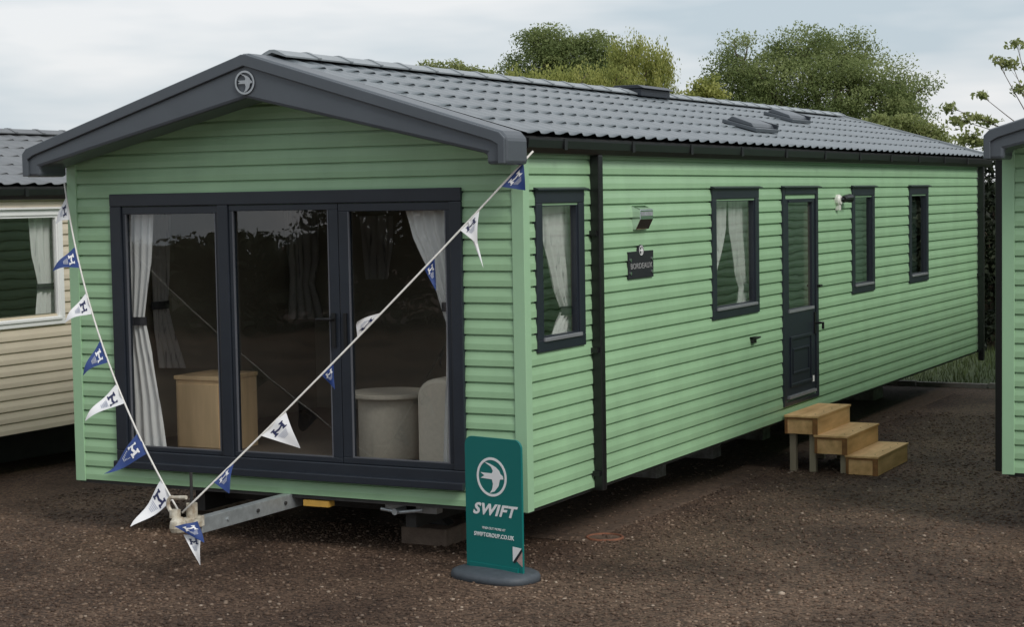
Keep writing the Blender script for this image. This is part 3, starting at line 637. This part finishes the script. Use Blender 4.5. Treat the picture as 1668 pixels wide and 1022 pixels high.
# ------------------------------------------------------------------ pavement sign
def sign():
    p = onz(807, 930, .045 + gz(-.6)); rot = R(-13)
    r = empty('pavement_sign', (p.x, p.y, gz(p.y)), rot); tag(r, 'tall teal pavement sign with white bird logo on a grey base', 'sign')
    wd, z0 = .462, .03
    # height so that the top reaches the right place
    zt = 1.0
    for _ in range(20):
        q = proj((p.x, p.y, r.location.z + zt)); zt += (q[1] - 714) / 250.
    c = .055; hw = wd / 2
    P = [(-hw, z0), (hw, z0)] + [(hw - c + c * math.cos(t), zt - c + c * math.sin(t)) for t in np.linspace(0, math.pi / 2, 7)] + [(-hw + c + c * math.cos(t), zt - c + c * math.sin(t)) for t in np.linspace(math.pi / 2, math.pi, 7)]
    pn = MB().prism(P, -.008, .008).obj('panel', 'teal', r)
    emblem(pn, 'round_logo', -.01, zt - .245, .123, -.0085, 'print_white', .13, .0015)
    put('lettering', text_mesh('SWIFT', .098, 'print_white', shear=.32, xs=1.16, bold=.0032, space=1.1), pn, loc=(.0, -.0095, zt - .485))
    put('lettering', text_mesh('FIND OUT MORE AT', .021, 'print_white', xs=1.0), pn, loc=(.0, -.0095, zt - .578))
    put('lettering', text_mesh('SWIFTGROUP.CO.UK', .036, 'print_white', xs=.90, bold=.0008, space=1.08), pn, loc=(.0, -.0095, zt - .626))
    s = MB().prism([(hw - .078, zt - .665), (hw - .078, zt - .76), (hw - .006, zt - .67)], -.0095, -.008); s.obj('sticker', 'print_white', pn)
    s = MB().prism([(hw - .055, zt - .747), (hw - .002, zt - .69), (hw - .002, zt - .785)], -.0095, -.008); s.obj('sticker', 'sticker_grey', pn)
    MB().prism([(hw - .076, zt - .763), (hw - .06, zt - .767), (hw - .001, zt - .69), (hw - .006, zt - .673)], -.0105, -.0085).obj('sticker', 'print_black', pn)
    # weighted base
    base = []
    for t in np.linspace(0, 2 * math.pi, 40, endpoint=False):
        ex = 2.6; cx_, sy_ = math.cos(t), math.sin(t)
        base.append((.30 * math.copysign(abs(cx_) ** (2 / ex), cx_), .20 * math.copysign(abs(sy_) ** (2 / ex), sy_)))
    b = MB(); n = 40; lay = [(1.0, -.005), (1.0, .03), (.97, .045), (.90, .054), (.25, .064)]
    vs = [(x * k, y * k, z) for k, z in lay for x, y in base]
    fs = [(i * n + k, i * n + (k + 1) % n, (i + 1) * n + (k + 1) % n, (i + 1) * n + k) for i in range(4) for k in range(n)] + [tuple(range(4 * n, 5 * n)), tuple(range(n - 1, -1, -1))]
    b.add(vs, fs).obj('base', 'base_grey', r, True)
    sh = MB(); sh.box(-.2, .2, -.02, -.009, .03, .085); sh.box(-.2, .2, .009, .02, .03, .085); sh.obj('panel_clamp', 'teal', r)
sign()

# ------------------------------------------------------------------ bunting
def rope_line(A, Bp, flags, label, name='bunting', bow=(0, 0, -.035)):
    A, Bp = Vector(A), Vector(Bp); root = empty(name, A); tag(root, label, 'bunting', 'bunting tied to the drawbar hitch')
    loc = lambda p: Vector(p) - A
    sag = lambda t: A.lerp(Bp, t) + Vector(bow) * (4 * t * (1 - t))
    MB().tube([loc(sag(i / 24)) for i in range(25)], .0065, 6).obj('rope', 'rope_white', root, True)
    def near(px, py):
        best = min((((proj(sag(t / 400))[0] - px) ** 2 + (proj(sag(t / 400))[1] - py) ** 2), t / 400) for t in range(401)); return best[1]
    for fi, (p1, p2, tip, c, push, free) in enumerate(flags):
        if free: d = depth(A if free == 1 else Bp) - .12 - .04 * (fi % 2); a = atd(*p1, d); b = atd(*p2, d)
        if not free or free == 3: a, b = sag(near(*p1)), sag(near(*p2))
        mid = (a + b) / 2; t = atd(*tip, depth(mid) + push)
        nrm = (b - a).cross(t - mid).normalized()
        if nrm.dot(CAM - mid) < 0: nrm = -nrm
        ph = random.uniform(0, 6)
        def surf(p, q, off=0):
            rip = .018 * math.sin(q * 5 + ph + p * 2) * q * 1.4 + .006 * math.sin(p * 9 + ph)
            return loc(mid + (b - a) * p + (t - mid) * q + nrm * (rip * (t - mid).length / .2 + off))
        n, m = 6, 10; b_ = MB(); vs = []; fs = []
        for j in range(m + 1):
            q = j / m
            for i in range(n + 1): vs.append(surf((i / n - .5) * (1 - q * .985), q))
        for j in range(m):
            for i in range(n): fs.append((j * (n + 1) + i, j * (n + 1) + i + 1, (j + 1) * (n + 1) + i + 1, (j + 1) * (n + 1) + i))
        b_.add(vs, fs); fl = b_.obj('pennant', 'flag_white' if c == 'w' else 'flag_blue', root, True)
        if free == 3: continue
        quads = [(-.25, -.10, .13, .165), (-.21, -.13, .165, .295), (-.25, -.10, .295, .33), (.10, .25, .13, .165), (.13, .21, .165, .295), (.10, .25, .295, .33)]
        e = MB()
        for off in (.003, -.003):
            for (u0, u1, q0, q1) in quads: e.add([surf(u0, q0, off), surf(u1, q0, off), surf(u1, q1, off), surf(u0, q1, off)], [(0, 1, 2, 3)])
            for s in (-1, 1): e.add([surf(s * .13, .20, off), surf(s * .13, .25, off), surf(0, .275, off), surf(0, .225, off)], [(0, 1, 2, 3)])
        e.obj('letter', 'navy' if c == 'w' else 'flag_white', fl)
        e = MB()
        for off in (.003, -.003):
            for k in range(5):
                q0 = .37 + k * .035; hw = .17 - .02 * k
                e.add([surf(-hw, q0, off), surf(hw, q0, off), surf(hw * .95, q0 + .018, off), surf(-hw * .95, q0 + .018, off)], [(0, 1, 2, 3)])
        e.obj('hatched_mark', 'print_grey', fl)
H = Vector((-1.84, -1.19, .06 + B))
fl1 = [((112, 321), (119, 357), (88, 363), 'w', -.02, 0), ((127, 401), (133, 436), (84, 439), 'b', -.03, 0), ((141, 477), (150, 512), (104, 524), 'w', -.04, 0), ((157, 557), (168, 594), (133, 610), 'b', -.05, 0),
       ((181, 629), (192, 663), (138, 685), 'w', -.05, 0), ((207, 714), (222, 748), (171, 774), 'b', -.05, 0), ((243, 790), (263, 826), (218, 862), 'w', -.05, 0), ((284, 858), (322, 850), (334, 886), 'b', -.05, 2)]
fl2 = [((366, 804), (397, 770), (371, 803), 'b', -.09, 0), ((440, 724), (478, 684), (487, 730), 'w', -.05, 0), ((535, 622), (552, 598), (545, 634), 'b', .05, 0), ((584, 552), (626, 513), (581, 524), 'w', -.06, 0),
       ((697, 444), (714, 425), (710, 474), 'b', .05, 0), ((757, 383), (788, 348), (776, 396), 'w', -.04, 0), ((768, 372), (777, 362), (787, 436), 'w', .03, 3), ((820, 309), (852, 262), (856, 310), 'b', .02, 0), ((299, 872), (327, 872), (325, 921), 'w', -.05, 1)]
rope_line((-3.695, -.04, 2.16 + B), H, fl1, 'blue and white pennant bunting from the left gable corner to the hitch', bow=(-.12, -.02, -.06))
rope_line(H + Vector((.02, .0, 0)), (.135, -.09, 2.29 + B), fl2, 'blue and white pennant bunting from the hitch to the right gutter')

# ------------------------------------------------------------------ curtains and furniture behind the glass
def curtain(name, label, rows, plane, val, folds, m='curtain', amp=.018, tie=None, group='curtains behind the glass', thick=True):
    """rows: (py, px_left, px_right) read on the given plane"""
    f = (lambda x, y: ony(x, y, val)) if plane == 'y' else (lambda x, y: onx(x, y, val))
    pts = [(f(a, py), f(b, py)) for py, a, b in rows]
    base = (pts[0][0] + pts[0][1]) / 2; r = empty(name, (base.x, base.y, pts[-1][0].z)); tag(r, label, 'curtain', group); o0 = r.location.copy()
    nrm = Vector((0, 1, 0)) if plane == 'y' else Vector((-1, 0, 0)); n = folds * 8; b = MB(); vs = []; K = 6; rowsP = []
    for i in range(len(pts) - 1):
        for k in range(K):
            t = k / K; t = t * t * (3 - 2 * t) if len(pts) > 2 else t
            rowsP.append((pts[i][0].lerp(pts[i + 1][0], t), pts[i][1].lerp(pts[i + 1][1], t)))
    rowsP.append(pts[-1]); w0 = (pts[0][1] - pts[0][0]).length
    for j, (p, q) in enumerate(rowsP):
        wd = (q - p).length
        for i in range(n + 1):
            u = i / n; vs.append(p.lerp(q, u) + nrm * (amp * (1.2 - .5 * wd / w0) * math.sin(u * folds * 6.283 + .4 * math.sin(j * .5))) - o0)
    b.add(vs, [(j * (n + 1) + i, j * (n + 1) + i + 1, (j + 1) * (n + 1) + i + 1, (j + 1) * (n + 1) + i) for j in range(len(rowsP) - 1) for i in range(n)])
    b.obj('drape', m, r, True)
    if tie:
        p, q = f(tie[1], tie[0]), f(tie[2], tie[0]); c = (p + q) / 2 - o0; hw = (q - p).length / 2 + .01
        ax = Vector((1, 0, 0)) if plane == 'y' else Vector((0, 1, 0))
        t = MB(); n = 14; vs = []
        for z in (-.03, .03):
            for k in range(n): a = 2 * math.pi * k / n; vs.append(c + ax * hw * math.cos(a) + nrm * .04 * math.sin(a) + Vector((0, 0, z)))
        t.add(vs, [(k, (k + 1) % n, n + (k + 1) % n, n + k) for k in range(n)]).obj('tieback', 'tieback', r)
    return r
curtain('curtain', 'long pale curtain tied back at the left edge of the patio doors', [(340, 200, 250), (430, 203, 246), (520, 206, 236), (580, 210, 248), (660, 213, 262), (738, 215, 272)], 'y', .085, 4, tie=(523, 206, 237))
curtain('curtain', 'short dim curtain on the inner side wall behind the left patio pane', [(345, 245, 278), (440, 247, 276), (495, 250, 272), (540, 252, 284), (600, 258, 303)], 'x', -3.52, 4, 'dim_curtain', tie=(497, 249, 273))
curtain('curtain', 'pale curtain swept aside at the right edge of the patio doors', [(336, 658, 750), (385, 672, 750), (430, 693, 752), (480, 712, 752), (525, 727, 754), (620, 726, 758), (755, 723, 762)], 'y', .085, 5, tie=(500, 722, 753))
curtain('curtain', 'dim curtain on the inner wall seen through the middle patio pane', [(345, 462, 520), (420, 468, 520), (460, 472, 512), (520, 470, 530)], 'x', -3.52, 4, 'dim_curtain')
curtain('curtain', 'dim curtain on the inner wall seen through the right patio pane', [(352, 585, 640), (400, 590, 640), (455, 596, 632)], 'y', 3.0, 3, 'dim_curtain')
curtain('curtain', 'white sheer curtain swept right in the side window nearest the gable', [(318, 878, 938), (400, 886, 938), (470, 902, 938), (505, 916, 938), (525, 906, 936), (566, 894, 932)], 'x', -.075, 5, tie=(505, 915, 938))
curtain('curtain', 'narrow white curtain at the left of the second side window', [(312, 1158, 1184), (370, 1158, 1182), (410, 1159, 1174), (445, 1159, 1164)], 'x', -.075, 3)
curtain('curtain', 'white curtain at the right of the second side window', [(312, 1186, 1230), (380, 1188, 1230), (440, 1196, 1230), (468, 1204, 1230), (515, 1196, 1229)], 'x', -.075, 4, tie=(467, 1210, 1230))
def furniture():
    f = B + .19
    p0, p1 = ony(285, 612, .36), ony(358, 612, .36); r = empty('sideboard', ((p0.x + p1.x) / 2, .56, f)); tag(r, 'light wood cupboard behind the left patio pane', 'cupboard'); hw = (p1.x - p0.x) / 2; h = p0.z - f
    MB().box(-hw, hw, -.19, .25, 0, h - .03).obj('carcass', 'wood_cab', r); MB().box(-hw - .01, hw + .01, -.205, .255, h - .03, h).obj('top', 'wood_cab', r, bevel=.004)
    MB().box(-hw + .02, hw - .02, -.203, -.19, .03, h - .06).obj('cupboard_door', 'wood_cab', r, bevel=.003)
    p0, p1 = ony(590, 735, .5), ony(672, 735, .5); rr = (p1.x - p0.x) / 2 * 1.08; r = empty('coffee_table', ((p0.x + p1.x) / 2, .55, f)); tag(r, 'drum shaped taupe pouffe table behind the right patio pane', 'pouffe')
    ht = ony(630, 640, .5).z - f
    MB().lathe([(rr * .93, 0), (rr, .03), (rr, ht - .05), (rr * .96, ht - .03)], n=32).obj('drum', 'fabric', r, True); MB().lathe([(rr * 1.28, ht - .028), (rr * 1.3, ht - .02), (rr * 1.3, ht), (rr * 1.27, ht + .004)], n=36).obj('table_top', 'fabric', r)
    p0, p1 = ony(680, 745, .36), ony(750, 745, .36); h = ony(705, 617, .36).z - f; r = empty('sofa', ((p0.x + p1.x) / 2, .36, f)); tag(r, 'beige sofa with rounded arm at the right patio pane', 'sofa'); hw = (p1.x - p0.x) / 2
    P = [(-hw, 0), (hw, 0)] + [(hw * math.cos(t), h - hw * .75 + hw * .75 * math.sin(t)) for t in np.linspace(0, math.pi, 14)]
    MB().prism(P, 0, .8).obj('arm', 'arm_fabric', r, bevel=.03)
    MB().box(hw + .005, hw + .62, .02, .8, .0, .42).obj('seat', 'arm_fabric', r, bevel=.03); MB().box(hw + .40, hw + .62, .03, 1.9, .421, .75).obj('backrest', 'arm_fabric', r, bevel=.04)
furniture()

# ------------------------------------------------------------------ neighbour on the right (green)
nbr = empty('static_caravan', (2.461 + W, 2.66, B)); tag(nbr, 'neighbouring green caravan cut off by the right edge, only its corner shows', 'caravan')
facade(nbr, green_board, 0, W, 28, [(FX0 + .05, FX1 - .05, 2, 18)], (-W, 0, 0), 0, gable_limit(2.36))
wall_panel(nbr, 0, W, 2.3, [(FX0 + .06, FX1 - .06, .205, 1.947)], (-W, 0, 0), 0, gable=2.83)
L = 13.7
facade(nbr, green_board, .0, L - .02, 22, [], (-W, L, 0), R(-90)); wall_panel(nbr, .06, L - .06, 2.3, [], (-W, L, 0), R(-90)); wall_panel(nbr, .06, L - .06, 2.3, [], (0, 0, 0), R(90), 'green')
MB().box(-W, 0, L - .055, L, 0, 2.3).obj('rear_wall', 'green', nbr); MB().box(-W + .01, -.01, .01, L - .01, -.03, 0).obj('underfloor', 'dark_steel', nbr)
MB().box(-W + .06, -.06, 2.5, 2.55, 0, 2.25).obj('partition', 'interior', nbr)
roof(nbr, W, L, 2.405, 2.975, -.12, L + .33, tile_main, 31, (0, 0), 'ridge_grey')
barge(nbr, -1.805, 1.925, -.42); corner_post(nbr, -W, 0, 2.3, -1, 'green_trim'); corner_post(nbr, 0, 0, 2.3, 1, 'green_trim'); patio_door(nbr, (-W, 0, 0), W)
gutter(nbr, -W - .018, -.12, L + .33, 2.375, -1); MB().box(-W - .017, -W + .02, -.1, L + .2, 2.285, 2.372).obj('fascia', 'black_plastic', nbr)
MB().box(-W - .10, -W - .022, .08, .15, -.01, 2.28).obj('downpipe', 'black_plastic', nbr, bevel=.006)
for x in (-.95, -2.7): MB().box(x - .04, x + .04, .15, L - .3, -.46, -.03).obj('chassis_beam', 'dark_steel', nbr)

# ------------------------------------------------------------------ neighbour on the left (cream)
nbl = empty('static_caravan', (-5.97, -1.6, B)); tag(nbl, 'cream clapboard caravan with white framed window behind the left edge', 'caravan')
y0 = 1.6; LW = (y0 + .55, y0 + 2.47, .93, 1.975)
facade(nbl, cream_board, 0, 9, 21, [(LW[0] + .03, LW[1] - .03, 10, 18)], (0, 0, 0), R(90)); wall_panel(nbl, 0, 9, 2.1, [(LW[0] + .04, LW[1] - .04, 1.03, 1.945)], (0, 0, 0), R(90))
facade(nbl, cream_board, 0, W, 20, [], (-W, 0, 0), 0); wall_panel(nbl, 0, W, 2.1, [], (-W, 0, 0), 0, gable=2.6)
MB().box(-W, 0, 9, 9.05, 0, 2.1).obj('rear_wall', 'cream', nbl); MB().box(-W, -W + .05, 0, 9, 0, 2.1).obj('far_wall', 'cream', nbl)
MB().box(-W + .06, -.06, .06, 8.9, -.03, 0).obj('underfloor', 'dark_steel', nbl); MB().box(-2, -1.95, .06, 8.9, 0, 2.1).obj('partition', 'interior', nbl); MB().box(-W + .06, -.06, .06, 8.9, 2.1, 2.12).obj('ceiling', 'ceiling_white', nbl)
window(nbl, *LW, (0, 0, 0), R(90), m='white_upvc', bw=.06)
roof(nbl, W, 9, 2.19, 2.74, -.3, 9.3, tile_old, 20, (12, 30), 'old_tile_grey')
gutter(nbl, .018, -.3, 9.3, 2.155); MB().box(-.02, .017, -.2, 9.2, 2.10, 2.152).obj('fascia', 'cream_trim', nbl)
for x in (-.95, -2.7): MB().box(x - .04, x + .04, .15, 8.8, -.6, -.03).obj('chassis_beam', 'dark_steel', nbl)
MB().box(.016, .04, y0 + 2.62, y0 + 2.68, .17, .20).obj('outlet_cover', 'white_plastic', nbl)
curtain('curtain', 'pale curtain tied back in the white window of the cream caravan', [(352, 46, 94), (420, 52, 92), (466, 62, 90), (520, 58, 92)], 'x', -6.07, 4, tie=(467, 61, 90))

# ------------------------------------------------------------------ trees
def leaves(C, n_per, spread, size, jit, droop=0, asp=.5):
    k = len(C) * n_per; c = np.repeat(np.asarray(C), n_per, 0)
    d = rng.normal(size=(k, 3)); d /= np.linalg.norm(d, axis=1)[:, None]; d *= (rng.random(k) ** .45)[:, None] * spread * np.repeat(.6 + .8 * rng.random(len(C)), n_per)[:, None]
    if droop: d[:, 2] *= droop; d[:, :2] *= .62; d[:, 2] -= droop * spread * .35
    else: d[:, 2] *= .55
    c = c + d
    a = rng.normal(size=(k, 3)); a /= np.linalg.norm(a, axis=1)[:, None]; nrm = rng.normal(size=(k, 3)) + np.array([0, 0, .9]); b = np.cross(a, nrm); b /= np.linalg.norm(b, axis=1)[:, None] + 1e-9
    if droop: a = a * .35 + np.array([0, 0, -1]); a /= np.linalg.norm(a, axis=1)[:, None]; b = rng.normal(size=(k, 3)); b -= a * (b * a).sum(1)[:, None]; b /= np.linalg.norm(b, axis=1)[:, None]
    s = size * (.6 + .8 * rng.random(k))[:, None]
    V = np.stack([c - a * s, c + b * s * asp, c + a * s, c - b * s * asp], 1).reshape(-1, 3)
    base = np.repeat(rng.random(len(C)), n_per); r = np.clip(base * .75 + rng.random(k) * .28 - .02, 0, 1)
    return V, np.arange(4 * k).reshape(-1, 4), np.repeat(r, 4)
def tree(name, label, cat, lobes, dist, trunk_px, n_cl, n_per, spread, size, m, droop=0, trunk_r=.2, group='trees behind the caravan', asp=.5, foot=None, edge=.5):
    """lobes: (px, py, rx_px, ry_px, depth offset)"""
    L_ = []
    for (px, py, rx, ry, dd) in lobes:
        c = atd(px, py, dist + dd); k = (dist + dd) / F; L_.append((c, rx * k, ry * k))
    base = atd(trunk_px, 322, dist); base.z = 0
    if foot: base = Vector(foot)
    root = empty(name, base); tag(root, label, cat, group)
    C = []; lim = MB(); vol = [l[1] * l[1] * l[2] for l in L_]; tot = sum(v ** .7 for v in vol)
    top = Vector((base.x, base.y, min(l[0].z - l[2] * .3 for l in L_)))
    lim.tube([(0, 0, -.1), ((top - base) * .5 + Vector((random.uniform(-.2, .2), random.uniform(-.2, .2), 0))), top - base], trunk_r, 9, trunk_r * .6)
    for (c, rx, rz), v in zip(L_, vol):
        n = max(4, int(n_cl * v ** .7 / tot)); lc = []
        for _ in range(n):
            d = rng.normal(size=3); d /= np.linalg.norm(d); rr = rng.random() ** edge
            lc.append(Vector((c.x + d[0] * rx * rr, c.y + d[1] * rx * .8 * rr, c.z + d[2] * rz * rr)))
        C += lc
        mid = top.lerp(c, .6) + Vector((0, 0, -.1 * rz)); lim.tube([top - base, mid - base, c - base], trunk_r * .5, 7, trunk_r * .22)
        for q in lc[:max(6, n // 7)]:
            h = c.lerp(q, .5) + Vector((random.uniform(-.1, .1), random.uniform(-.1, .1), random.uniform(0, .15) * rz)); lim.tube([c.lerp(mid, random.random() * .5) - base, h - base, q - base], trunk_r * .14, 5, trunk_r * .04, cap=False)
    lim.obj('trunk', 'bark', root, True)
    V, Fq, r = leaves([tuple(c - base) for c in C], n_per, spread, size, .3, droop, asp)
    put('crown', mesh_np('crown', V, Fq, m, r), root)
tree('broadleaf_tree', 'large rounded dark green tree behind the rear of the roof', 'tree',
     [(1205, 112, 55, 55, 0), (1190, 165, 55, 50, 1), (1255, 150, 60, 60, -1), (1310, 90, 70, 45, 0), (1375, 95, 62, 45, 1), (1330, 150, 100, 60, -1), (1420, 150, 80, 52, -1), (1475, 165, 52, 48, 0), (1480, 205, 45, 38, -1), (1390, 210, 110, 40, 1)],
     58, 1350, 420, 190, .64, .046, 'leaf_dark', trunk_r=.28)
tree('broadleaf_tree', 'dark green tree top behind the willow above the ridge', 'tree', [(900, 92, 55, 42, 0), (960, 85, 38, 36, 0), (870, 70, 22, 24, 0), (840, 125, 32, 36, 1), (930, 130, 70, 42, 0), (995, 100, 28, 40, 0)],
     62, 910, 230, 180, .6, .048, 'leaf_dark', trunk_r=.25)
tree('willow_tree', 'yellow green weeping willow foliage along the roof ridge', 'tree', [(1030, 95, 40, 34, 0), (1072, 102, 32, 28, 0), (1050, 150, 52, 38, 0), (1000, 150, 45, 40, -1), (945, 140, 45, 30, -1), (890, 142, 45, 28, -1), (840, 140, 34, 26, -1), (1085, 175, 28, 30, 0)],
     54, 980, 420, 110, .42, .043, 'leaf_willow', droop=1.25, trunk_r=.22, asp=.42)
tree('young_tree', 'light green bushy tree between the willow and the large tree', 'tree', [(1150, 150, 26, 30, 0), (1130, 170, 26, 24, 0), (1165, 175, 24, 30, 0)], 50, 1150, 110, 40, .26, .055, 'leaf_willow', trunk_r=.1)
tree('young_tree', 'light green bush below the right side of the large tree', 'tree', [(1455, 205, 38, 18, 0), (1500, 215, 26, 18, 0), (1430, 200, 22, 14, 0), (1530, 225, 20, 16, 0)], 44, 1470, 120, 40, .22, .05, 'leaf_mid', trunk_r=.1)
for (lb, lob, tx) in (('smallest distant tree top left above the ridge', [(697, 112, 16, 10, 0), (690, 122, 22, 12, 0)], 695), ('distant pale tree top above the ridge, between two smaller ones', [(738, 112, 22, 12, 0), (722, 120, 20, 12, 0), (752, 122, 18, 12, 0)], 737), ('distant tree top beside the dark tree over the ridge', [(778, 122, 22, 10, 0), (790, 130, 18, 10, 0)], 780)):
    tree('distant_tree', lb, 'tree', lob, 80, tx, 60, 34, .42, .08, 'leaf_mid', trunk_r=.15, group='small tree tops over the ridge')
tree('sparse_tree', 'sparse twiggy tree with leaf clusters between the two green caravans', 'tree',
     [(1655, 68, 14, 9, 0), (1625, 100, 16, 10, 0), (1662, 145, 12, 9, 0), (1602, 158, 9, 7, 0), (1650, 108, 10, 7, 0), (1565, 196, 18, 14, 0), (1590, 190, 14, 12, 0), (1548, 175, 7, 6, 0), (1610, 200, 14, 12, 0), (1575, 225, 26, 16, 0), (1690, 110, 20, 20, 0), (1600, 232, 20, 14, 0)],
     32, 1700, 74, 18, .15, .05, 'leaf_mid', trunk_r=.022, edge=.6)
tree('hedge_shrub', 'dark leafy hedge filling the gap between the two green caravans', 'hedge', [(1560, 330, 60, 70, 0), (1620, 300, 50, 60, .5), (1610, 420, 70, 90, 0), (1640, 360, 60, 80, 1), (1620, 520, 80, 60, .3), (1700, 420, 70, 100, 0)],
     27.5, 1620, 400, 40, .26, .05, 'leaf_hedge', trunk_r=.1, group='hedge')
C_ = [(random.uniform(1.2, 10.5), 18.6 + random.uniform(-.8, .8), .3 + 4.4 * random.random() ** .8) for _ in range(1300)]  # out of view, added so the far side windows mirror foliage instead of sky
_V, _F, _r = leaves(C_, 40, .42, .09, .3)
tag(put('reflection_hedge', mesh_np('reflection_hedge', _V, _F, 'leaf_wood', _r)), 'unseen hedge added behind the right hand caravan for the side window reflections', 'hedge', kind='stuff')
# hedge across the yard, seen only in the door glass
def yard_hedge():
    C = []
    for _ in range(2200):
        t = random.random(); x = -32 + 38 * t; y = -9 - 14 * t + random.uniform(-1.1, 1.1)
        top = 1.85 + .15 * math.sin(x * 1.3) if x < -12.6 else 2.2 + min(2.6, (x + 12.6) * .5) + .35 * math.sin(x * 1.1) + .2 * math.sin(x * 2.7)
        C.append((x, y, .3 + (top - .5) * random.random() ** .7))
    V, Fq, r = leaves(C, 60, .55, .075, .3)
    tag(put('yard_hedge', mesh_np('yard_hedge', V, Fq, 'leaf_wood', r)), 'dark hedge across the yard, mirrored in the patio glass', 'hedge', kind='stuff')
yard_hedge()
